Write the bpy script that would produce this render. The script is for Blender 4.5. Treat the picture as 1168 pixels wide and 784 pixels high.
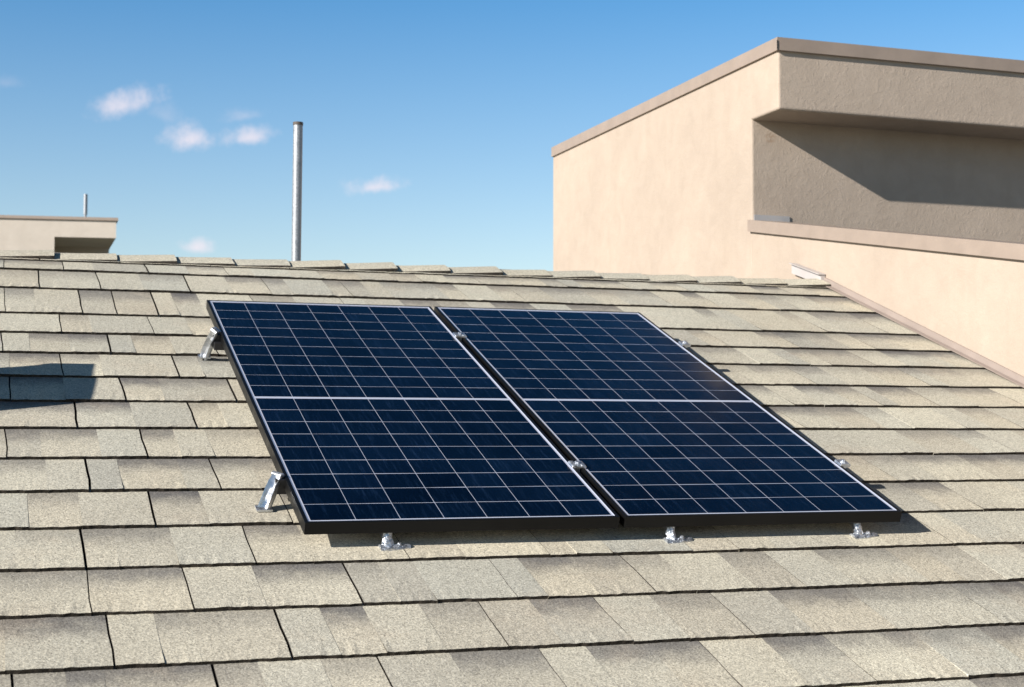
import bpy, bmesh, math, random
from mathutils import Vector, Matrix

for o in list(bpy.data.objects):
    bpy.data.objects.remove(o)
scene = bpy.context.scene
COL = scene.collection
random.seed(11)

# ------------------------------------------------------------------ camera, sky, sun, exposure
R_ = Vector((0.94515742, -0.32660943, 0.00193449))
U_ = Vector((-0.01954634, -0.0506499, 0.99852518))
F_ = Vector((0.32602975, 0.94380129, 0.05425615))
cam_d = bpy.data.cameras.new("camera")
cam = bpy.data.objects.new("camera", cam_d)
COL.objects.link(cam)
cam.matrix_world = Matrix(((R_.x, U_.x, -F_.x, 0), (R_.y, U_.y, -F_.y, 0), (R_.z, U_.z, -F_.z, 0), (0, 0, 0, 1)))
cam_d.sensor_width = 36.0
cam_d.sensor_fit = 'HORIZONTAL'
cam_d.lens = 1738.385 / 1168 * 36.0
cam_d.clip_start = 0.05
cam_d.clip_end = 5000
cam_d.dof.use_dof = True
cam_d.dof.focus_distance = 5.4
cam_d.dof.aperture_fstop = 6.3
scene.camera = cam

SUN_D = Vector((2.1, 0.73, -1.0)).normalized()       # the way the sunlight travels
elev = math.asin(-SUN_D.z)
azim = math.atan2(-SUN_D.x, -SUN_D.y)

world = bpy.data.worlds.new("World")
scene.world = world
world.use_nodes = True
wt = world.node_tree
wt.nodes.clear()


def N(tree, kind, **kw):
    n = tree.nodes.new(kind)
    for k, v in kw.items():
        setattr(n, k, v)
    return n


def L(tree, a, b):
    tree.links.new(a, b)


def mth(tree, op, a, b=None, c=None, clamp=False):
    n = N(tree, 'ShaderNodeMath', operation=op, use_clamp=clamp)
    for i, v in enumerate((a, b, c)):
        if v is None:
            continue
        if isinstance(v, (int, float)):
            n.inputs[i].default_value = v
        else:
            L(tree, v, n.inputs[i])
    return n.outputs[0]


def mixc(tree, fac, a, b, mode='MIX'):
    n = N(tree, 'ShaderNodeMix', data_type='RGBA', blend_type=mode)
    for s, v in ((n.inputs[0], fac), (n.inputs[6], a), (n.inputs[7], b)):
        if isinstance(v, (int, float)):
            s.default_value = v
        elif isinstance(v, (tuple, list)):
            s.default_value = (*v, 1.0)[:4]
        else:
            L(tree, v, s)
    return n.outputs[2]


sky = N(wt, 'ShaderNodeTexSky', sky_type='NISHITA', sun_disc=False)
sky.sun_elevation = elev
sky.sun_rotation = azim
sky.air_density = 1.15
sky.dust_density = 0.15
sky.ozone_density = 2.4
bg = N(wt, 'ShaderNodeBackground')
bg.inputs['Strength'].default_value = 0.05
out = N(wt, 'ShaderNodeOutputWorld')
tc = N(wt, 'ShaderNodeTexCoord')
nrm = N(wt, 'ShaderNodeVectorMath', operation='NORMALIZE')
L(wt, tc.outputs['Generated'], nrm.inputs[0])
# small fair-weather puffs, each at its own heading in the sky
CLOUDS = [((0.0792, 0.9766, 0.2006), .0205, .0100, .30, .80), ((0.1180, 0.9762, 0.1815), .0150, .0110, .1, .82),
          ((0.1555, 0.9707, 0.1842), .0150, .0085, .15, .78), ((0.1527, 0.9683, 0.1975), .013, .0055, .2, .30),
          ((0.1040, 0.9748, 0.1960), .013, .0075, -.4, .16), ((0.2370, 0.9591, 0.1549), .019, .0065, .1, .80),
          ((0.1267, 0.9854, 0.1138), .009, .0060, 0, .8), ((0.0099, 0.9776, 0.2102), .010, .005, 0, .13)]
n1 = N(wt, 'ShaderNodeTexNoise')
n1.inputs['Scale'].default_value = 80
n1.inputs['Detail'].default_value = 6
n1.inputs['Roughness'].default_value = .6
L(wt, nrm.outputs[0], n1.inputs['Vector'])
wob = mth(wt, 'MULTIPLY_ADD', n1.outputs['Fac'], 2.0, -1.0)
acc = None
for (cd, a, b, tilt, amp) in CLOUDS:
    c = Vector(cd).normalized()
    r = c.cross(Vector((0, 0, 1))).normalized()
    u = r.cross(c).normalized()
    r2 = r * math.cos(tilt) + u * math.sin(tilt)
    u2 = -r * math.sin(tilt) + u * math.cos(tilt)
    df = N(wt, 'ShaderNodeVectorMath', operation='SUBTRACT')
    L(wt, nrm.outputs[0], df.inputs[0])
    df.inputs[1].default_value = c
    es = []
    for ax, sc in ((r2, a), (u2, b)):
        dt = N(wt, 'ShaderNodeVectorMath', operation='DOT_PRODUCT')
        L(wt, df.outputs[0], dt.inputs[0])
        dt.inputs[1].default_value = ax / sc
        es.append(dt.outputs['Value'])
    # flat base: squash the lower half
    low = mth(wt, 'MINIMUM', es[1], 0)
    yy = mth(wt, 'MULTIPLY_ADD', low, .7, es[1])
    q = mth(wt, 'SQRT', mth(wt, 'ADD', mth(wt, 'MULTIPLY', es[0], es[0]), mth(wt, 'MULTIPLY', yy, yy)))
    v = mth(wt, 'ADD', mth(wt, 'SUBTRACT', 1.0, q), wob)
    mr = N(wt, 'ShaderNodeMapRange', interpolation_type='SMOOTHSTEP')
    L(wt, v, mr.inputs[0])
    mr.inputs[1].default_value = -.40
    mr.inputs[2].default_value = 1.25
    mr.inputs[3].default_value = 0
    mr.inputs[4].default_value = amp
    acc = mr.outputs[0] if acc is None else mth(wt, 'MAXIMUM', acc, mr.outputs[0])
# sky gain shaped for its light: raised low down, dimmed overhead to weaken fill
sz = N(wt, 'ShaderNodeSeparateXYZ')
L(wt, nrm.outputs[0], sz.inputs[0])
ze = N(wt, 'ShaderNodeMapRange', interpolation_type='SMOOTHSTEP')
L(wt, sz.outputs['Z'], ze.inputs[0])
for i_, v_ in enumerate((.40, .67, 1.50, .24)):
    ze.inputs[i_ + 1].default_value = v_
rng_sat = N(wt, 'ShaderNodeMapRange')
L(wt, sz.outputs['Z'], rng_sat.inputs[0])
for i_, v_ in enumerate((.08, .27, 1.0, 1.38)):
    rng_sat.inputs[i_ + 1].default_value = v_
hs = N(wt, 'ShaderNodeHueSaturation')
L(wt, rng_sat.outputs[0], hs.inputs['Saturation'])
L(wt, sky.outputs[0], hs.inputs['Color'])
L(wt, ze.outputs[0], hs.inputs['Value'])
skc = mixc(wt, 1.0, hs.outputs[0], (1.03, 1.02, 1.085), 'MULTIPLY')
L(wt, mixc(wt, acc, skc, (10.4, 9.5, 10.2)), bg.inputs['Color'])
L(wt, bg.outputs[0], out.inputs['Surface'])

sun_d = bpy.data.lights.new("sun", 'SUN')
sun_d.energy = 5.0
sun_d.angle = math.radians(0.5)
sun_d.color = (1.0, 0.945, 0.87)
sun = bpy.data.objects.new("sun", sun_d)
COL.objects.link(sun)
sun.rotation_euler = SUN_D.to_track_quat('-Z', 'Y').to_euler()
sun.location = (-20, -8, 12)

scene.view_settings.view_transform = 'Standard'
scene.view_settings.look = 'None'
scene.view_settings.gamma = 1
scene.view_settings.exposure = 0.86
scene.view_settings.use_curve_mapping = False
scene.render.engine = 'CYCLES'
scene.render.resolution_x = 1024
scene.render.resolution_y = 687


# ------------------------------------------------------------------ helpers
class MB:
    """Collects boxes, prisms and tubes for ONE mesh."""

    def __init__(self):
        self.v, self.f, self.m, self.a = [], [], [], []

    def add(self, vs, fs, mi=0, attr=None):
        b = len(self.v)
        self.v += [Vector(p) for p in vs]
        self.f += [tuple(b + i for i in f) for f in fs]
        self.m += [mi] * len(fs)
        self.a += (attr if isinstance(attr, list) else [attr or (0, 0, 0, 0)] * len(vs))

    def box(self, o, ax, ay, az, mi=0):
        """corner o, edge vectors ax, ay, az (right handed)"""
        o, ax, ay, az = map(Vector, (o, ax, ay, az))
        vs = [o, o + ax, o + ax + ay, o + ay, o + az, o + ax + az, o + ax + ay + az, o + ay + az]
        self.add(vs, [(0, 3, 2, 1), (4, 5, 6, 7), (0, 1, 5, 4), (1, 2, 6, 5), (2, 3, 7, 6), (3, 0, 4, 7)], mi)

    def prism(self, pts, d, mi=0):
        """polygon pts (list of points) swept along d"""
        n = len(pts)
        pts = [Vector(p) for p in pts]
        d = Vector(d)
        vs = pts + [p + d for p in pts]
        self.add(vs, [tuple(range(n - 1, -1, -1)), tuple(range(n, 2 * n))] +
                 [(i, (i + 1) % n, n + (i + 1) % n, n + i) for i in range(n)], mi)

    def tube(self, p, q, r0, r1=None, seg=24, mi=0, caps=True, rings=1):
        p, q = Vector(p), Vector(q)
        r1 = r0 if r1 is None else r1
        d = (q - p).normalized()
        x = d.orthogonal().normalized()
        y = d.cross(x)
        vs, fs = [], []
        for k in range(rings + 1):
            t = k / rings
            c, r = p.lerp(q, t), r0 + (r1 - r0) * t
            vs += [c + (x * math.cos(2 * math.pi * i / seg) + y * math.sin(2 * math.pi * i / seg)) * r for i in range(seg)]
        for k in range(rings):
            fs += [(k * seg + i, k * seg + (i + 1) % seg, (k + 1) * seg + (i + 1) % seg, (k + 1) * seg + i) for i in range(seg)]
        if caps:
            fs += [tuple(range(seg - 1, -1, -1)), tuple(range(rings * seg, rings * seg + seg))]
        self.add(vs, fs, mi)

    def build(self, name, mats, parent=None, smooth=False, bevel=0, origin=None, attr=False, segs=2):
        me = bpy.data.meshes.new(name)
        off = Vector(origin) if origin is not None else Vector((0, 0, 0))
        vs = self.v
        me.from_pydata([p - off for p in vs], [], self.f)
        for m in (mats if isinstance(mats, (list, tuple)) else [mats]):
            me.materials.append(m)
        me.polygons.foreach_set('material_index', self.m)
        if attr:
            at = me.attributes.new('tab', 'FLOAT_COLOR', 'POINT')
            at.data.foreach_set('color', [c for a in self.a for c in a])
        if bevel:
            bm = bmesh.new()
            bm.from_mesh(me)
            bmesh.ops.recalc_face_normals(bm, faces=bm.faces)
            es = [e for e in bm.edges if len(e.link_faces) == 2 and e.calc_face_angle(0) > .5]
            bmesh.ops.bevel(bm, geom=es, offset=bevel, segments=segs, profile=.5, affect='EDGES', clamp_overlap=True)
            bm.to_mesh(me)
            bm.free()
        if smooth:
            for p in me.polygons:
                p.use_smooth = True
        o = bpy.data.objects.new(name, me)
        COL.objects.link(o)
        o.location = off
        if parent is not None:
            o.parent = parent
            base_, q_ = Vector((0, 0, 0)), parent
            while q_ is not None:
                base_ += q_.location
                q_ = q_.parent
            o.location = off - base_
        return o


def smooth_by_angle(o, deg=40):
    me = o.data
    for p in me.polygons:
        p.use_smooth = True
    bm = bmesh.new()
    bm.from_mesh(me)
    for e in bm.edges:
        e.smooth = not (len(e.link_faces) == 2 and e.calc_face_angle(0) > math.radians(deg))
    bm.to_mesh(me)
    bm.free()


def tag(o, label=None, cat=None, group=None, kind=None):
    for k, v in (('label', label), ('category', cat), ('group', group), ('kind', kind)):
        if v:
            o[k] = v
    return o


def empty(name, loc, label, cat, group=None):
    o = bpy.data.objects.new(name, None)
    o.empty_display_size = .1
    COL.objects.link(o)
    o.location = loc
    return tag(o, label, cat, group)


# ------------------------------------------------------------------ materials
def mat(name, rgb=(.5, .5, .5), rough=.6, metal=0.0, spec=.5):
    m = bpy.data.materials.new(name)
    m.use_nodes = True
    b = m.node_tree.nodes['Principled BSDF']
    b.inputs['Base Color'].default_value = (*rgb, 1)
    b.inputs['Roughness'].default_value = rough
    b.inputs['Metallic'].default_value = metal
    b.inputs['Specular IOR Level'].default_value = spec
    return m, m.node_tree, b


def noise(t, vec, scale, detail=2, rough=.5, dist=0.0):
    n = N(t, 'ShaderNodeTexNoise')
    n.inputs['Scale'].default_value = scale
    n.inputs['Detail'].default_value = detail
    n.inputs['Roughness'].default_value = rough
    n.inputs['Distortion'].default_value = dist
    L(t, vec, n.inputs['Vector'])
    return n.outputs['Fac']


def rng(t, v, a, b, c, d, smooth=False):
    n = N(t, 'ShaderNodeMapRange')
    if smooth:
        n.interpolation_type = 'SMOOTHSTEP'
    L(t, v, n.inputs[0])
    for i, x in enumerate((a, b, c, d)):
        n.inputs[i + 1].default_value = x
    return n.outputs[0]


def bump(t, b, h, strength, dist):
    n = N(t, 'ShaderNodeBump')
    n.inputs['Strength'].default_value = strength
    n.inputs['Distance'].default_value = dist
    L(t, h, n.inputs['Height'])
    L(t, n.outputs[0], b.inputs['Normal'])
    return n


def geo_pos(t):
    return N(t, 'ShaderNodeNewGeometry').outputs['Position']


def shingle_material():
    m, t, b = mat("shingle_granules", rough=.95, spec=.15)
    at = N(t, 'ShaderNodeAttribute', attribute_name='tab')
    sep = N(t, 'ShaderNodeSeparateColor')
    L(t, at.outputs['Color'], sep.inputs[0])
    tone, bright, band = sep.outputs
    v = at.outputs['Alpha']
    p = geo_pos(t)
    base = mixc(t, tone, (.478, .438, .350), (.438, .427, .366))
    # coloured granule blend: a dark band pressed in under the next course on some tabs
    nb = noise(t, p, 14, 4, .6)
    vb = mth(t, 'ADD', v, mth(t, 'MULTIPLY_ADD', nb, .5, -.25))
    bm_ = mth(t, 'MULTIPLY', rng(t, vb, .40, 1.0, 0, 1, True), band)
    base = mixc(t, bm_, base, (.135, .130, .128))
    base = mixc(t, 1.0, base, mixc(t, bright, (.84, .84, .86), (1.14, 1.13, 1.10)), 'MULTIPLY')
    # rusty / pale blotches
    bl = rng(t, noise(t, p, 3.2, 5, .65), .50, .72, 0, .22, True)
    base = mixc(t, bl, base, (.44, .36, .27))
    # wandering granule clumps
    wv = noise(t, p, 55, 3, .6, 2.2)
    base = mixc(t, 1.0, base, mixc(t, rng(t, wv, .35, .65, 0, 1), (.90, .90, .90), (1.09, 1.09, 1.08)), 'MULTIPLY')
    lg = noise(t, p, 1.3, 4, .6)
    base = mixc(t, 1.0, base, mixc(t, rng(t, lg, .32, .68, 0, 1), (.94, .93, .92), (1.05, 1.05, 1.05)), 'MULTIPLY')
    # granules
    vo = N(t, 'ShaderNodeTexVoronoi')
    vo.inputs['Scale'].default_value = 255
    L(t, p, vo.inputs['Vector'])
    sc = N(t, 'ShaderNodeSeparateColor')
    L(t, vo.outputs['Color'], sc.inputs[0])
    g = rng(t, sc.outputs[0], 0, 1, .70, 1.30)
    gr = N(t, 'ShaderNodeCombineColor')
    for i in range(3):
        L(t, g, gr.inputs[i])
    base = mixc(t, 1.0, base, gr.outputs[0], 'MULTIPLY')
    dk = rng(t, sc.outputs[1], .95, .975, 0, .55)
    base = mixc(t, dk, base, (.09, .08, .075))
    L(t, base, b.inputs['Base Color'])
    h = mth(t, 'ADD', mth(t, 'MULTIPLY', sc.outputs[0], .6), mth(t, 'MULTIPLY', wv, .9))
    bump(t, b, h, .55, .004)
    return m


def stucco_material(name, rgb, amp=1.0, scale=1.0):
    m, t, b = mat(name, rough=.92, spec=.2)
    p = geo_pos(t)
    big = noise(t, p, 1.1 * scale, 5, .6)
    mid = noise(t, p, 7 * scale, 4, .6, .6)
    c = mixc(t, rng(t, big, .3, .7, 0, 1), tuple(x * .92 for x in rgb), tuple(min(1, x * 1.06) for x in rgb))
    c = mixc(t, 1.0, c, mixc(t, rng(t, mid, .3, .7, 0, 1), (.95, .945, .94), (1.04, 1.04, 1.04)), 'MULTIPLY')
    fine = noise(t, p, 240, 2, .6)
    c = mixc(t, 1.0, c, mixc(t, rng(t, fine, .3, .7, 0, 1), (.95, .95, .95), (1.05, 1.05, 1.05)), 'MULTIPLY')
    # faint rain streaks
    mp_ = N(t, 'ShaderNodeMapping')
    mp_.inputs['Scale'].default_value = (1, 1, .10)
    L(t, p, mp_.inputs[0])
    rs = noise(t, mp_.outputs[0], 5.5, 4, .65)
    c = mixc(t, 1.0, c, mixc(t, rng(t, rs, .52, .72, 0, 1), (1, 1, 1), (.972, .968, .96)), 'MULTIPLY')
    # a small rust stain high in the recess
    d = N(t, 'ShaderNodeVectorMath', operation='DISTANCE')
    L(t, p, d.inputs[0])
    d.inputs[1].default_value = (5.02, 9.15, 1.965)
    st = mth(t, 'MULTIPLY', rng(t, d.outputs['Value'], .015, .055, 1, 0, True), rng(t, noise(t, p, 60, 3, .6), .42, .6, 0, .55))
    c = mixc(t, st, c, (.22, .13, .07))
    L(t, c, b.inputs['Base Color'])
    trowel = noise(t, p, 17 * scale, 6, .7, .3)
    ridge = mth(t, 'ABSOLUTE', mth(t, 'SUBTRACT', trowel, .5))
    h = mth(t, 'ADD', mth(t, 'MULTIPLY', rng(t, ridge, 0, .16, 0, 1), .7), mth(t, 'MULTIPLY', fine, .35))
    bump(t, b, h, .34 * amp, .005)
    return m


def painted_metal(name, rgb, rough=.5):
    m, t, b = mat(name, rgb, rough, 0, .4)
    p = geo_pos(t)
    n = noise(t, p, 6, 4, .6)
    L(t, mixc(t, rng(t, n, .3, .7, 0, 1), tuple(x * .9 for x in rgb), tuple(x * 1.06 for x in rgb)), b.inputs['Base Color'])
    L(t, rng(t, noise(t, p, 30, 3), .3, .7, rough - .08, rough + .12), b.inputs['Roughness'])
    return m


def galvanised(name, rgb=(.62, .64, .66), rough=.38, crinkle=0.0, sc=60, metal=.9):
    m, t, b = mat(name, rgb, rough, metal, .5)
    p = geo_pos(t)
    vo = N(t, 'ShaderNodeTexVoronoi')
    vo.inputs['Scale'].default_value = sc
    L(t, p, vo.inputs['Vector'])
    s = N(t, 'ShaderNodeSeparateColor')
    L(t, vo.outputs['Color'], s.inputs[0])
    k = mth(t, 'ADD', mth(t, 'MULTIPLY', s.outputs[0], .5), mth(t, 'MULTIPLY', noise(t, p, 22, 4, .6), .5))
    L(t, mixc(t, rng(t, k, .2, .8, 0, 1), tuple(x * .72 for x in rgb), tuple(min(1, x * 1.2) for x in rgb)), b.inputs['Base Color'])
    L(t, rng(t, k, .2, .8, rough - .1, rough + .14), b.inputs['Roughness'])
    if crinkle:
        bump(t, b, noise(t, p, 90, 3, .6, .8), crinkle, .006)
    return m


M_SH = shingle_material()
M_EDGE, t, b = mat("asphalt_edge", (.030, .026, .022), .95, 0, .1)
L(t, mixc(t, rng(t, noise(t, geo_pos(t), 70, 3, .6), .35, .65, 0, 1), (.018, .016, .014), (.06, .05, .04)), b.inputs['Base Color'])
M_UNDER, _, _ = mat("roof_felt", (.02, .02, .02), .95, 0, .1)
M_STUCCO = stucco_material("beige_stucco", (.356, .294, .240))
M_STUCCO_FAR = stucco_material("pale_stucco", (.50, .445, .385), .6, .6)
M_COPING = painted_metal("coping_paint", (.262, .208, .170), .5)
M_COPING_FAR = painted_metal("far_coping_paint", (.30, .24, .20), .6)
M_FLASH = painted_metal("flashing_paint", (.27, .222, .195), .45)
M_ZINC = painted_metal("grey_flashing", (.30, .29, .29), .4)
M_GALV = galvanised("galvanised_pipe", (.27, .285, .305), .5, 0, 150, .55)
M_ALU = galvanised("mill_aluminium", (.60, .62, .65), .34, .10, 50)
M_FOIL = galvanised("cast_aluminium", (.58, .61, .66), .36, .9, 120)
M_BLACK, t, b = mat("black_anodised", (.004, .004, .0042), .42, .0, .22)
L(t, rng(t, noise(t, geo_pos(t), 18, 4, .6), .3, .7, .30, .46), b.inputs['Roughness'])
M_RAIL, _, _ = mat("dark_rail", (.02, .02, .022), .45, .3, .5)
M_BORE, _, _ = mat("dark_bore", (.01, .01, .01), .9)
M_WHITE, t, b = mat("backsheet", (.42, .45, .55), .16, 0, .45)
M_CELL, t, b = mat("cell_silicon", (.004, .010, .036), .12, 0, .30)
tc_ = N(t, 'ShaderNodeTexCoord')
mp = N(t, 'ShaderNodeMapping')
mp.inputs['Scale'].default_value = (1, .06, 1)
L(t, tc_.outputs['Object'], mp.inputs[0])
stk = noise(t, mp.outputs[0], 120, 3, .7)
cl_ = noise(t, tc_.outputs['Object'], 1.6, 3, .5)
cc = mixc(t, rng(t, cl_, .35, .65, 0, 1), (.0007, .0036, .0120), (.0012, .0056, .0175))
cc = mixc(t, rng(t, stk, .52, .72, 0, .9), cc, (.006, .016, .040))
at = N(t, 'ShaderNodeAttribute', attribute_name='tab')
sp = N(t, 'ShaderNodeSeparateColor')
L(t, at.outputs['Color'], sp.inputs[0])
cc = mixc(t, 1.0, cc, mixc(t, sp.outputs[0], (.55, .6, .65), (1.5, 1.4, 1.35)), 'MULTIPLY')
L(t, cc, b.inputs['Base Color'])
# dust film: a little roughness variation
L(t, rng(t, noise(t, tc_.outputs['Object'], 3.0, 5, .6), .3, .7, .10, .19), b.inputs['Roughness'])
M_GROUND, t, b = mat("dry_ground", (.20, .17, .13), .95)
L(t, mixc(t, noise(t, geo_pos(t), .08, 6, .6), (.10, .12, .06), (.27, .23, .17)), b.inputs['Base Color'])

# ------------------------------------------------------------------ the setting: ground
GZ = -5.6
g = MB()
g.add([(-2500, -2500, GZ), (2500, -2500, GZ), (2500, 2500, GZ), (-2500, 2500, GZ)], [(0, 1, 2, 3)])
tag(g.build("ground", M_GROUND), kind='structure')

# ------------------------------------------------------------------ roof frame of reference
AL = 0.34147578          # roof pitch
BE = 0.36267584          # panel tilt
CR = -1.9301484
NR = Vector((0, -math.sin(AL), math.cos(AL)))
SR = Vector((0, math.cos(AL), math.sin(AL)))
X_ = Vector((1, 0, 0))
XW = 4.876               # the stucco wall the roof runs into
S_APEX = 8.085


def roof(x, s, h=0.0):
    return X_ * x + SR * s + NR * (CR + h)


# ------------------------------------------------------------------ the shingled house
house = empty("shingled_house", (0.4, 8.2, GZ), "low house whose roof is covered in tan and grey asphalt shingles", "house")

BUTTS = [7.724, 7.365, 6.918, 6.605, 6.309, 5.991, 5.688, 5.382, 5.077, 4.775, 4.476, 4.178, 3.884, 3.580]
JOINTS = {0: [0.074, 0.359, 0.775, 1.182], 1: [0.235, 0.518, 0.946, 1.349], 2: [0.078, 0.412, 0.564, 0.75],
          3: [0.307, 0.7], 4: [0.064, 0.496], 5: [0.29, 0.743], 6: [0.09, 0.511, 0.934], 7: [0.317, 0.742],
          8: [0.073, 0.537], 9: [0.33, 0.75], 10: [0.03, 0.509], 11: [0.284, 0.774, 1.249, 1.711],
          12: [0.283, 0.558, 1.039, 1.505, 1.958], 13: [0.324, 0.78, 1.38, 1.753], 14: [0.081, 0.568, 1.008, 1.466]}
courses = [(7.925, None)] + [(s, JOINTS.get(i)) for i, s in enumerate(BUTTS)]
s = 3.276
courses.append((s, JOINTS[14]))
while s > -1.0:
    s -= .302
    courses.append((s, None))
X0, X1 = -4.2, XW - .006
rf = MB()
rng_ = random.Random(5)


def tab_block(mb, x0, x1, sb, sn, t, tone, bright, band, left_joint, right_joint, jl, jr, fine):
    """one tab of a laminated shingle: granule top, dark cut edge, sides"""
    st = sn + .055
    nx = max(1, int(round((x1 - x0) / (.018 if fine else .06))))
    SV = [0, .3, .62, 1.0, (st - sb) / (sn - sb)]
    rows = []
    wob = rng_.uniform(-.002, .002)
    ph = rng_.uniform(0, 6.28)
    for k, v in enumerate(SV):
        row = []
        for i in range(nx + 1):
            u = i / nx
            x = x0 + (x1 - x0) * u + (jl[k] * (1 - u) + jr[k] * u)
            s_ = sb + (sn - sb) * v
            h = t * (1 - (s_ - sb) / (st - sb))
            if k == 0:
                s_ += wob * .7 + .0006 * math.sin(x * 23 + ph) + rng_.gauss(0, .0009)
                h += rng_.gauss(0, .0006) + .0010 * math.sin(x * 9 + ph)
            row.append(roof(x, s_, h))
        rows.append(row)
    n = nx + 1
    vs = [p for row in rows for p in row]
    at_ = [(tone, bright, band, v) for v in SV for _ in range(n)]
    fs = [(k * n + i, k * n + i + 1, (k + 1) * n + i + 1, (k + 1) * n + i) for k in range(len(SV) - 1) for i in range(nx)]
    mb.add(vs, fs, 0, at_)
    # cut edge facing down the slope, a touch undercut
    low = [p - NR * max(t - .0005, .002) + SR * .002 for p in rows[0]]
    mb.add(low + rows[0], [(i, i + 1, n + i + 1, n + i) for i in range(nx)], 1)
    for side, jt in ((0, left_joint), (-1, right_joint)):
        col = [row[side] for row in rows]
        bot = [p - NR * .016 for p in col]
        m_ = len(col)
        f_ = [(i, i + 1, m_ + i + 1, m_ + i) for i in range(m_ - 1)]
        if side == -1:
            f_ = [tuple(reversed(q)) for q in f_]
        mb.add(bot + col, f_, 1 if jt or rng_.random() < .7 else 0, [(tone, bright * .5, band, v) for v in SV] * 2)


for ci, (sb, known) in enumerate(courses):
    sn = courses[ci - 1][0] if ci else S_APEX
    js = []
    if known:
        js = list(known)
    else:
        js = [rng_.uniform(0, .4)]
    while js[0] > X0:
        js.insert(0, js[0] - rng_.uniform(.36, .52))
    js[0] = X0
    while js[-1] < X1 - .25:
        js.append(js[-1] + rng_.uniform(.38, .56))
    js = [j for j in js if j < X1 - .12] + [X1]
    jits = []
    gaps = [rng_.uniform(.0018, .0042) if j < 1.1 else (rng_.uniform(.0008, .0016) if j < 2.2 else .0003) for j in js]
    for j in js:
        a = rng_.uniform(-.006, .004)
        jits.append([rng_.gauss(0, .0010), rng_.gauss(0, .0012), rng_.gauss(0, .0012) + a * .5, a, a])
    for k in range(len(js) - 1):
        a, c = js[k], js[k + 1]
        gapf, gapc = gaps[k], gaps[k + 1]
        # tabs within the strip
        xs = [a + gapf]
        while xs[-1] < c - gapc - .30:
            xs.append(xs[-1] + rng_.uniform(.09, .21))
        xs.append(c - gapc)
        strip_b = rng_.uniform(.35, .65)
        prevthick = rng_.random() < .5
        z5 = [0] * 5
        for q in range(len(xs) - 1):
            thick = not prevthick if rng_.random() < .75 else prevthick
            prevthick = thick
            t_ = (.0142 if thick else .0128) * (1.0 if ci else .8)
            tone = min(1, max(0, rng_.gauss(.62 if thick else .28, .22)))
            br = min(1, max(0, strip_b + rng_.gauss(0, .17)))
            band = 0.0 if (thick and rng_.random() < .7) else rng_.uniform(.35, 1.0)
            jl = jits[k] if q == 0 else z5
            jr = jits[k + 1] if q == len(xs) - 2 else z5
            if q:
                sl = rng_.uniform(-.004, .004)
            fine = -.3 < a < 3.5 and sb > 2.9
            tab_block(rf, xs[q], xs[q + 1], sb, sn, t_, tone, br, band, q == 0, q == len(xs) - 2, jl, jr, fine)
# felt under the shingles and the far slope
rf.add([roof(X0, -1.4, -.004), roof(X1, -1.4, -.004), roof(X1, S_APEX, -.004), roof(X0, S_APEX, -.004)], [(0, 1, 2, 3)], 2)
AP = roof(0, S_APEX, -.004)
YB = AP.y + 7.2
ZB = AP.z - 7.2 * math.tan(AL)
rf.add([(X0, AP.y, AP.z), (X1, AP.y, AP.z), (X1, YB, ZB), (X0, YB, ZB)], [(0, 1, 2, 3)], 0, (.5, .5, 0, 0))
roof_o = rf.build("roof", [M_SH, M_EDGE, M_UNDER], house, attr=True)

w = MB()
e0 = roof(0, -1.0, -.05)
w.prism([(X0 + .25, e0.y, GZ), (X0 + .25, YB - .5, GZ), (X0 + .25, YB - .5, ZB + .05), (X0 + .25, AP.y, AP.z - .09), (X0 + .25, e0.y, e0.z - .03)],
        (XW - .03 - X0 - .25, 0, 0))
w.build("wall", M_STUCCO, house)


# ridge caps: bent shingles lapped along the ridge, each lifted at its right-hand end
def ridge_cap(xe, k):
    mb = MB()
    ln, wing, th = .345, .138 + rng_.uniform(-.008, .008), .014
    x0 = xe - ln
    hl, hr = .014 + rng_.uniform(-.003, .003), .029 + rng_.uniform(-.006, .006)
    SB = [(-wing, -.004), (-wing * .55, 0), (-.022, -.001), (0, -.004), (.022, -.001), (wing * .55, 0), (wing, 0)]
    nx = 12
    tops = []
    yaw = rng_.uniform(-.010, .010)
    for i in range(nx + 1):
        u = i / nx
        x = x0 + ln * u
        h = hl + (hr - hl) * u
        row = []
        for (d, dh) in SB:
            jig = rng_.gauss(0, .0012)
            if d <= 0:
                p = roof(x, S_APEX + d + yaw * (u - .5) + (jig if d == -wing else 0), h + dh)
            else:
                p = roof(x, S_APEX, h + dh)
                p = Vector((x, p.y + d * math.cos(AL), p.z - d * math.sin(AL)))
            if i in (0, nx):
                p.x += rng_.gauss(0, .002)
            row.append(p)
        tops.append(row)
    n = len(SB)
    tone, br = rng_.uniform(.15, .7), rng_.uniform(.4, .75)
    band = 0
    vs = [p for r in tops for p in r]
    at_ = [(tone, br, .6 if rng_.random() < .0 else band, 0)] * len(vs)
    mb.add(vs, [(i * n + j, (i + 1) * n + j, (i + 1) * n + j + 1, i * n + j + 1) for i in range(nx) for j in range(n - 1)], 0, at_)
    up = Vector((0, 0, th))
    mb.add([p - up for p in vs], [(i * n + j + 1, (i + 1) * n + j + 1, (i + 1) * n + j, i * n + j) for i in range(nx) for j in range(n - 1)], 1)
    # edges
    e = [tops[i][0] for i in range(nx + 1)]
    mb.add([p - up for p in e] + e, [(i, i + 1, nx + 2 + i, nx + 1 + i) for i in range(nx)], 1)
    e = [tops[i][-1] for i in range(nx + 1)]
    mb.add([p - up for p in e] + e, [(i + 1, i, nx + 1 + i, nx + 2 + i) for i in range(nx)], 1)
    for r_ in (tops[0], tops[-1]):
        mb.add([p - up for p in r_] + r_, [(i, i + 1, n + i + 1, n + i) for i in range(n - 1)], 1)
    return mb


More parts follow.
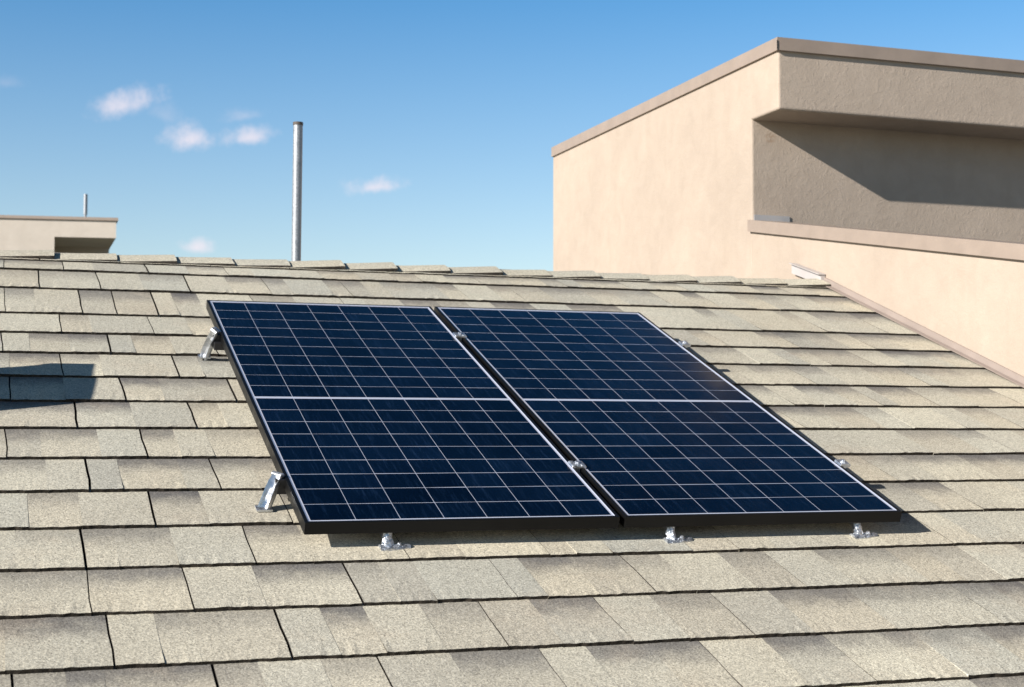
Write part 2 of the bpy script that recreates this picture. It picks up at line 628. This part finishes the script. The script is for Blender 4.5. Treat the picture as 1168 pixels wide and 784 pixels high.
xe, k = .325 - .305 * 9, 0
while xe < XW - .05:
    ridge_cap(xe, k).build("ridge_cap", [M_SH, M_EDGE], roof_o, attr=True)
    xe += .305 + rng_.uniform(-.012, .012)
    k += 1
ridge_cap(XW - .02, k).build("ridge_cap", [M_SH, M_EDGE], roof_o, attr=True)

# flashing along the foot of the stucco wall and over the ridge end
fl = MB()
a, c = roof(XW - .014, -1.2, .012), roof(XW - .014, S_APEX - .03, .012)
up = NR * .038
fl.prism([a, a + X_ * .012, a + X_ * .012 + up, a + up], c - a)
a2 = roof(XW - .052, -1.2, .0165)
fl.prism([a2, a2 + X_ * .036, a2 + X_ * .036 + NR * .003, a2 + NR * .003], c - a)
fl.build("wall_flashing", M_FLASH, house)
fl = MB()
q0, q1 = Vector((XW - .035, 8.20, .872)), Vector((XW - .035, 8.56, .977))
hh = Vector((0, 0, .060))
fl.prism([q0, q0 + X_ * .03, q0 + X_ * .03 + hh, q0 + hh], q1 - q0)
fl.prism([q0 + hh + Vector((-.02, -.004, .001)), q0 + hh + Vector((.03, -.004, .001)), q0 + hh + Vector((.03, -.004, .006)), q0 + hh + Vector((-.02, -.004, .006))], q1 - q0)
fl.build("ridge_flashing", painted_metal("pale_flashing", (.38, .35, .34), .4), house)

# ------------------------------------------------------------------ the stucco building
Z_TOP, Z_SOF, Y_REC, Y_FRONT, Y_BACK = 2.474, 2.078, 9.15, 8.776, 12.967
bld = empty("stucco_building", (XW + 2.5, 10.5, GZ), "tall beige stucco building with a deep overhang rising right of the roof", "building")
XE = 12.5
w = MB()
prof = [(Y_REC, GZ), (Y_REC, Z_SOF), (Y_FRONT, Z_SOF), (Y_FRONT, Z_TOP), (Y_BACK, Z_TOP), (Y_BACK, GZ)]
w.prism([(XW, y, z) for y, z in prof], (XE - XW, 0, 0))
me_o = w.build("wall", M_STUCCO, bld)
bm = bmesh.new()
bm.from_mesh(me_o.data)
bmesh.ops.recalc_face_normals(bm, faces=bm.faces)


def sel(e):
    a_, b_ = (me_o.matrix_basis.translation + bld.location + v.co for v in e.verts)
    mid_ = (a_ + b_) / 2
    front = abs(mid_.y - Y_FRONT) < .01 and mid_.z < Z_TOP - .05
    soffit_side = abs(mid_.z - Z_SOF) < .01 and mid_.y < Y_REC - .01 and abs(mid_.x - XW) < .01
    recess_corner = abs(mid_.y - Y_REC) < .01 and abs(mid_.x - XW) < .01 and mid_.z < Z_SOF - .5
    return front or soffit_side or recess_corner


bmesh.ops.bevel(bm, geom=[e for e in bm.edges if sel(e)], offset=.016, segments=3, profile=.5, affect='EDGES')
bm.to_mesh(me_o.data)
bm.free()

CS, CZ = .1705, 1.326
def cz(y):
    return CZ + (y - 9.21) * CS


w = MB()
w.prism([(XW, Y_REC - .001, GZ), (XW, Y_REC - .001, cz(Y_REC) + .02), (XW, -.6, cz(-.6) + .02), (XW, -.6, GZ)], (.20, 0, 0))
w.build("parapet", M_STUCCO, bld)
w = MB()
w.box((XW + .205, -.6, GZ), (XE - XW - .205, 0, 0), (0, Y_REC + .58, 0), (0, 0, 5.6))
w.build("lower_roof", painted_metal("lower_roof_felt", (.28, .27, .26), .8), bld)
# copings
w = MB()
ct = .080
# sloping coping on the parapet: a folded cap with a drip edge
for y0, y1 in ((6.22, Y_REC + .018), (-.62, 6.216)):
    pts = [(XW - .026, y0, cz(y0)), (XW - .020, y0, cz(y0)), (XW - .020, y0, cz(y0) + ct - .012), (XW + .225, y0, cz(y0) + ct - .012),
           (XW + .225, y0, cz(y0) + ct), (XW - .026, y0, cz(y0) + ct)]
    w.prism(pts, (0, y1 - y0, (y1 - y0) * CS))
w.build("parapet_coping", M_COPING, bld)
w = MB()
# roof edge coping, left and front faces, with a standing corner joint
zc = Z_TOP + .003
w.box((XW - .018, Y_FRONT - .022, zc - .012), (.016, 0, 0), (0, Y_BACK + .025 - Y_FRONT, 0), (0, 0, .082))
w.box((XW - .000, Y_FRONT - .024, zc - .012), (3.05, 0, 0), (0, .022, 0), (0, 0, .082))
w.box((XW + 3.054, Y_FRONT - .024, zc - .012), (XE - XW - 3.05, 0, 0), (0, .022, 0), (0, 0, .082))
w.box((XW - .016, Y_FRONT - .020, zc + .071), (XE - XW, 0, 0), (0, Y_BACK - Y_FRONT + .03, 0), (0, 0, .004))
w.build("roof_coping", M_COPING, bld)
w = MB()
w.box((XW - .0205, Y_FRONT - .0265, zc - .010), (.006, 0, 0), (0, .006, 0), (0, 0, .062))
w.build("corner_joint", M_BORE, bld)
w = MB()
y = Y_REC
w.box((XW + .012, y - .010, cz(y) + ct - .006), (.27, 0, 0), (0, .008, 0), (0, 0, .042))
w.build("flashing", M_ZINC, bld)

# ------------------------------------------------------------------ far building on the left
fb = empty("flat_roofed_building", (0.2, 27.5, GZ), "pale flat roofed building with a shaded overhang, far beyond the ridge at left", "building")
Ua = Vector((.987, -.162, 0))
Fc = Vector((2.0, 25.92, 0))                       # front right corner of the overhang
DY = Vector((.01, 1.0, 0))
def fbp(u, v, z):
    p = Fc + Ua * u + DY * v
    return Vector((p.x, p.y, z))


w = MB()
w.prism([fbp(u, 0, z) for u, z in ((-9, GZ), (-.985, GZ), (-.985, 3.105), (0, 3.105), (0, 3.39), (-9, 3.39))], DY * 1.45)
w.prism([fbp(u, 1.45, z) for u, z in ((-9, GZ), (-.02, GZ), (-.02, 3.1), (0, 3.1), (0, 3.39), (-9, 3.39))], DY * 4.5)
w.build("wall", M_STUCCO_FAR, fb)
w = MB()
w.prism([fbp(-9, -.03, 3.392), fbp(.03, -.03, 3.392), fbp(.03, 6.03, 3.392), fbp(-9, 6.03, 3.392)], (0, 0, .05))
w.build("roof_coping", M_COPING_FAR, fb)
ant = empty("roof_vent_pipe", (1.60, 27.6, 3.44), "thin pale pipe standing on the far building's flat roof", "pipe", "vent pipes")
w = MB()
w.tube((1.60, 27.6, 3.44), (1.60, 27.6, 3.77), .022, seg=14)
o = w.build("stem", M_GALV, ant)
smooth_by_angle(o)
w = MB()
w.tube((1.60, 27.6, 3.70), (1.60, 27.6, 4.06), .034, seg=16)
o = w.build("sleeve", M_GALV, ant)
smooth_by_angle(o)

# ------------------------------------------------------------------ tall vent pipe behind the ridge
pb = Vector((1.748, 9.04, .58))
pt = Vector((1.7535, 9.04, 1.826))
pip = empty("vent_pipe", pb, "tall bare galvanised pipe rising behind the ridge against the sky", "pipe", "vent pipes")
w = MB()
w.tube(pb, pt, .0285, seg=32, rings=1, caps=False)
o = w.build("pipe_wall", M_GALV, pip)
smooth_by_angle(o)
w = MB()
d = (pt - pb).normalized()
w.tube(pt - d * .014, pt + d * .004, .0305, seg=32)
o = w.build("pipe_rim", mat("rusty_rim", (.07, .055, .045), .7)[0], pip)
smooth_by_angle(o)
w = MB()
w.tube(pb - d * .03, pb + d * .10, .075, .034, seg=32)
o = w.build("roof_boot", M_ZINC, pip)
smooth_by_angle(o)

# ------------------------------------------------------------------ square metal vent left of the picture (its shadow falls into view)
vx1, vy0, vy1 = -.62, 5.66, 6.09
bx = empty("roof_vent_box", (vx1 - .075, 5.87, roof(0, 5.6).z), "slim sheet metal roof vent just outside the left edge, casting a shadow on the shingles", "vent")
w = MB()
def rz(y):
    return math.tan(AL) * y + CR / math.cos(AL)
hv = .60
w.prism([(vx1, vy0, rz(vy0) - .02), (vx1, vy1, rz(vy1) - .02), (vx1, vy1, rz(vy1) + hv), (vx1, vy0, rz(vy0) + hv)], (-.15, 0, 0))
w.build("shaft", M_ZINC, bx, bevel=.006)
w = MB()
w.prism([(vx1 + .012, vy0 - .005, rz(vy0) + hv + .001), (vx1 + .012, vy1 + .005, rz(vy1) + hv + .003), (vx1 + .012, vy1 + .005, rz(vy1) + hv + .030), (vx1 + .012, vy0 - .005, rz(vy0) + hv + .012)], (-.174, 0, 0))
w.build("cap", M_ZINC, bx, bevel=.004)
w = MB()
a = Vector((vx1 + .09, vy0 - .1, rz(vy0 - .1) + .016))
e = SR * (vy1 - vy0 + .2) / math.cos(AL)
w.prism([a, a - X_ * .33, a - X_ * .33 + e, a + e], NR * .004)
w.build("base_flange", M_ZINC, bx)

# ------------------------------------------------------------------ solar panels
NP = Vector((0, -math.sin(BE), math.cos(BE)))
SP = Vector((0, math.cos(BE), math.sin(BE)))
CP = -1.9201744
FH = .040


def pan(x, s_, h=0.0):
    return X_ * x + SP * s_ + NP * (CP + h)


S0, S1 = 4.226, 6.652
PM = Matrix(((1, 0, 0), (0, SP.y, NP.y), (0, SP.z, NP.z))).to_4x4()


def solar_panel(x0, x1, label, seed):
    rr = random.Random(seed)
    W_, H_ = x1 - x0, S1 - S0
    root = empty("solar_panel", pan(x0, S0, -FH), label, "solar panel", "solar panels on the roof")
    root.rotation_euler = (BE, 0, 0)

    def build(mb, name, mats, **k):        # vertices are given in the panel's own axes
        me = mb.build(name, mats, None, **k)
        me.parent = root
        return me
    # frame: four mitred hollow profiles
    lip, wall = .012, .0022
    w = MB()
    out_, inn = [(0, 0), (W_, 0), (W_, H_), (0, H_)], [(lip, lip), (W_ - lip, lip), (W_ - lip, H_ - lip), (lip, H_ - lip)]
    for i in range(4):
        j = (i + 1) % 4
        o0, o1, i0, i1 = out_[i], out_[j], inn[i], inn[j]
        vs = [(*o0, 0), (*o1, 0), (*i1, 0), (*i0, 0), (*o0, FH), (*o1, FH), (*i1, FH), (*i0, FH)]
        w.add(vs, [(0, 3, 2, 1), (4, 5, 6, 7), (0, 1, 5, 4), (2, 3, 7, 6)])
    fr = build(w, "frame", M_BLACK, bevel=.0012)
    # bright chamfer where the glass meets the frame
    w = MB()
    a_, b_ = lip, lip + .004
    o_ = [(a_, a_), (W_ - a_, a_), (W_ - a_, H_ - a_), (a_, H_ - a_)]
    i_ = [(b_, b_), (W_ - b_, b_), (W_ - b_, H_ - b_), (b_, H_ - b_)]
    for i in range(4):
        j = (i + 1) % 4
        w.add([(*o_[i], FH - .0008), (*o_[j], FH - .0008), (*i_[j], FH - .0022), (*i_[i], FH - .0022)], [(0, 1, 2, 3)])
    build(w, "edge_seal", M_WHITE)
    # cells over a pale backsheet
    w = MB()
    z = FH - .003
    w.add([(lip, lip, z), (W_ - lip, lip, z), (W_ - lip, H_ - lip, z), (lip, H_ - lip, z)], [(0, 1, 2, 3)], 0)
    w.add([(lip, lip, .012), (lip, H_ - lip, .012), (W_ - lip, H_ - lip, .012), (W_ - lip, lip, .012)], [(0, 1, 2, 3)], 0)
    mx = .0205
    xs = [mx + (W_ - 2 * mx) * i / 7 for i in range(8)]
    mid = 5.367 - S0
    lo = [.022 + (mid - .009 - .022) * i / 9 for i in range(10)]
    hi = [mid + .009 + (H_ - .024 - mid - .009) * i / 10 for i in range(11)]
    gx, gy = .0012, .0020
    for rows in (lo, hi):
        for r_ in range(len(rows) - 1):
            for c_ in range(7):
                # string interconnects sag a little, so the gaps are not ruler straight
                d0, d1 = rr.gauss(0, .0005), rr.gauss(0, .0005)
                a1, a2, b1, b2 = xs[c_] + gx, xs[c_ + 1] - gx, rows[r_] + gy, rows[r_ + 1] - gy
                tn = min(1, max(0, rr.gauss(.5, .2)))
                w.add([(a1, b1 + d0, z + .0006), (a2, b1 + d1, z + .0006), (a2, b2 + d1, z + .0006), (a1, b2 + d0, z + .0006)], [(0, 1, 2, 3)], 1, (tn, 0, 0, 0))
    build(w, "cell_sheet", [M_WHITE, M_CELL], attr=True)
    w = MB()
    w.box((W_ / 2 - .07, mid - .02, .0), (.14, 0, 0), (0, .06, 0), (0, 0, .011))
    build(w, "junction_box", M_RAIL, bevel=.002)
    return root


solar_panel(.932, 1.976, "black framed solar panel with two silver legs along its outer edge", 3)
solar_panel(1.996, 3.050, "black framed solar panel on the side nearer the beige wall, its shadow falling right", 4)

# rails under both panels
RS = (6.165, 4.635)
for i, s_ in enumerate(RS):
    lab = ("dark mounting rail under the upper ends of both solar panels", "dark mounting rail under the lower ends of both solar panels")[i]
    r0 = pan(.905, s_, -FH - .034)
    root = empty("mounting_rail", r0, lab, "rail", "rails under the solar panels")
    w = MB()
    p0 = pan(.905, s_ - .019, -FH - .0335)
    w.box(p0, X_ * 2.205, SP * .038, NP * .0325)
    w.build("beam", M_RAIL, root, bevel=.002)
    for xf in (1.35, 2.0, 2.75):
        w = MB()
        top = pan(xf, s_, -FH - .034)
        hgt = NR.dot(top) - CR
        w.tube(top, top - NR * (hgt - .016), .012, seg=12)
        bp = top - NR * (hgt - .014)
        w.box(bp - X_ * .03 - SR * .03 - NR * .004, X_ * .06, SR * .06, NR * .006)
        w.build("standoff", M_RAIL, root)


def hexbolt(mb, c, n, r=.008, h=.007):
    mb.tube(c, c + n * h, r, seg=6)
    mb.tube(c + n * .0001, c + n * .0018, r * 1.55, seg=16)


# clamps
def mid_clamp(x, s_, label):
    c = pan(x, s_, .0)
    root = empty("panel_clamp", c, label, "clamp", "clamps holding the solar panels")
    w = MB()
    prof_ = [(-.026, .0008), (.026, .0008), (.028, .004), (.024, .011), (.010, .0125), (.008, .009), (-.008, .009), (-.010, .0125), (-.024, .011), (-.028, .004)]
    w.prism([c + X_ * px + NP * pz - SP * .024 for px, pz in prof_], SP * .048)
    w.prism([c + X_ * px + NP * pz - SP * .018 for px, pz in [(-.007, -.073), (.007, -.073), (.007, .0007), (-.007, .0007)]], SP * .036)
    w.build("plate", M_ALU, root, bevel=.0012)
    w = MB()
    hexbolt(w, c + NP * .0095, NP, .0085, .0085)
    w.build("bolt", M_FOIL, root)


mid_clamp(1.986, 6.185, "silver clamp in the gap between the panels, near their top end")
mid_clamp(1.986, 4.665, "silver clamp in the gap between the panels, near their bottom end")


def end_clamp(s_, label):
    c = pan(3.0515, s_, .0)
    root = empty("panel_clamp", c, label, "clamp", "clamps holding the solar panels")
    w = MB()
    prof_ = [(-.012, .001), (.001, .001), (.001, -.070), (.030, -.070), (.030, -.064), (.012, -.060), (.012, -.006), (.030, -.002), (.032, .007), (.026, .011), (-.010, .010)]
    w.prism([c + X_ * px + NP * pz - SP * .024 for px, pz in prof_], SP * .048)
    w.build("plate", M_ALU, root, bevel=.0008)
    w = MB()
    hexbolt(w, c + X_ * .011 + NP * .010, NP, .0085, .008)
    w.build("bolt", M_FOIL, root)


end_clamp(6.130, "silver end clamp on the wall-side panel edge, the upper one")
end_clamp(4.665, "silver end clamp on the wall-side panel edge, the lower one")


# silver legs propping the outer edge of the first panel
def leg(top, bot, label, wid):
    top, bot = Vector(top), Vector(bot)
    root = empty("support_leg", bot, label, "bracket", "silver legs beside the solar panel")
    ax = (top - bot).normalized()
    fn = Vector((-.55, -.80, .1))
    fn = (fn - ax * fn.dot(ax)).normalized()
    sd = ax.cross(fn).normalized()
    w = MB()
    rr = random.Random(int(wid * 1e5))
    ln = (top - bot).length
    rows = 9
    ring_n = None
    allr = []
    for k in range(rows + 1):
        t_ = k / rows
        wd = wid * (1.0 - .16 * t_) * (.92 if k == 0 else 1)
        dp = .011 + .006 * math.sin(math.pi * min(1, t_ * 1.1))
        c = bot + ax * (ln * t_)
        # open channel section, front web dished between two rolled flanges
        pr = [(-.50, -.6), (-.54, .2), (-.46, .95), (-.34, .75), (-.16, .30), (.10, .22), (.30, .70), (.44, .95), (.54, .25), (.50, -.6), (.30, -.1), (-.30, -.1)]
        allr.append([c + sd * (px * wd + rr.gauss(0, .0006)) + fn * (pz * dp + rr.gauss(0, .0007)) for px, pz in pr])
    n = len(allr[0])
    vs = [p for r_ in allr for p in r_]
    fs = [(k * n + i, k * n + (i + 1) % n, (k + 1) * n + (i + 1) % n, (k + 1) * n + i) for k in range(rows) for i in range(n)]
    fs += [tuple(range(n - 1, -1, -1)), tuple(range(rows * n, rows * n + n))]
    w.add(vs, fs)
    o = w.build("channel", M_ALU, root)
    smooth_by_angle(o, 35)
    w = MB()
    # folded hook over the frame lip
    hk = [top + fn * .013 + ax * -.004, top + fn * .010 + ax * .007, top - fn * .004 + ax * .010, top - fn * .020 + ax * .006, top - fn * .020 + ax * -.002, top - fn * .002 + ax * -.004]
    w.prism([p - sd * wid * .46 for p in hk], sd * wid * .92)
    w.build("hook", M_ALU, root, bevel=.0022)
    w = MB()
    b0 = bot + NR * .004
    w.prism([b0 - X_ * wid * .6 - SR * .020, b0 + X_ * wid * .7 - SR * .020, b0 + X_ * wid * .7 + SR * .024, b0 - X_ * wid * .6 + SR * .024], NR * .006)
    hexbolt(w, b0 + X_ * wid * .45 + NR * .006, NR, .007, .006)
    w.build("foot_plate", M_ALU, root)
    w = MB()
    # dark spacer fixing the leg to the side of the panel frame
    sp_ = bot.lerp(top, .78)
    xx = .931 - sp_.x
    w.box(sp_ - SP * .014 - NP * .016 - fn * .001, X_ * (xx + .0), SP * .028, NP * .030)
    w.build("spacer", M_RAIL, root)


def roofpt(x, y, h=.012):
    return Vector((x, y, rz(y) + h))


tp = pan(.9075, 6.170, .004)
leg(tp, roofpt(.874, 6.540, .010), "silver folded leg at the upper end of the outer panel edge", .037)
tp = pan(.910, 4.600, .004)
leg(tp, roofpt(.860, 4.962, .010), "silver folded leg at the lower end of the outer panel edge", .040)


# crumpled silver feet under the front edge
def foot(x, label, seed, y=4.662):
    rr = random.Random(seed)
    base = roofpt(x, y, .010)
    root = empty("foot_bracket", base, label, "bracket", "silver feet under the front of the panels")
    w = MB()
    # upright cast web, thicker at the bottom, worn edges
    segs = 7
    rows = []
    hgt = .066
    for k in range(segs + 1):
        t_ = k / segs
        wd = .042 * (1 - .45 * t_)
        dp = .028 * (1 - .5 * t_)
        c = base + Vector((-.010 + .000 * t_, .006 * t_, hgt * t_ * .92))
        ring = []
        for i in range(10):
            an = 2 * math.pi * i / 10
            rad = 1 + rr.gauss(0, .13)
            ring.append(c + Vector((math.cos(an) * wd * .5 * rad, math.sin(an) * dp * .5 * rad, rr.gauss(0, .0016))))
        rows.append(ring)
    vs = [p for r_ in rows for p in r_]
    n = 10
    w.add(vs, [(k * n + i, k * n + (i + 1) % n, (k + 1) * n + (i + 1) % n, (k + 1) * n + i) for k in range(segs) for i in range(n)] +
          [tuple(range(n - 1, -1, -1)), tuple(range(segs * n, segs * n + n))])
    o = w.build("upright", M_FOIL, root)
    smooth_by_angle(o, 50)
    # buckled base flange running off to the right
    w = MB()
    nx, ny = 8, 4
    g_ = []
    for i in range(nx + 1):
        for j in range(ny + 1):
            px = -.034 + .100 * i / nx
            py = -.026 + .044 * j / ny
            taper = 1 - .55 * max(0, i / nx - .35)
            hz = .004 + (.009 * (1 - abs(j - ny / 2) / (ny / 2)) * (1 - .5 * i / nx)) + rr.gauss(0, .0014)
            q = base + X_ * px + SR * (py * taper + .010 * i / nx) + NR * hz
            g_.append(q)
    n = ny + 1
    w.add(g_, [(i * n + j, (i + 1) * n + j, (i + 1) * n + j + 1, i * n + j + 1) for i in range(nx) for j in range(ny)])
    m_ = len(g_)
    lowg = [p - NR * .012 for p in g_]
    rim = [i * n for i in range(nx + 1)] + [nx * n + j for j in range(1, n)] + [i * n + ny for i in range(nx - 1, -1, -1)] + [j for j in range(ny - 1, 0, -1)]
    rv = [g_[q] for q in rim] + [lowg[q] for q in rim]
    k_ = len(rim)
    w.add(rv, [(k_ + i, k_ + (i + 1) % k_, (i + 1) % k_, i) for i in range(k_)])
    w.build("base_flange", M_FOIL, root)
    w = MB()
    # flat arm from the web up to the underside of the frame
    q0 = base + Vector((-.018, .004, .020))
    q1 = pan(x - .040, 4.275, -FH - .001)
    d_ = (q1 - q0)
    w.prism([q0, q0 + X_ * .016, q0 + X_ * .016 + SP * .003, q0 + SP * .003], d_)
    w.prism([q1 - X_ * .012 - SP * .01, q1 + X_ * .028 - SP * .01, q1 + X_ * .028 + SP * .03, q1 - X_ * .012 + SP * .03], NP * -.004)
    w.build("arm", galvanised("dull_arm", (.40, .39, .37), .5), root)
    w = MB()
    hexbolt(w, base + X_ * .030 + SR * .004 + NR * .010, NR, .006, .006)
    w.build("bolt", M_FOIL, root)


foot(1.208, "crumpled silver foot under the front edge of the panel that has legs", 1)
foot(2.184, "crumpled silver foot just beside the gap between the panels' front corners", 2)
foot(2.900, "crumpled silver foot nearest the panels' front corner that casts the pointed shadow", 3)
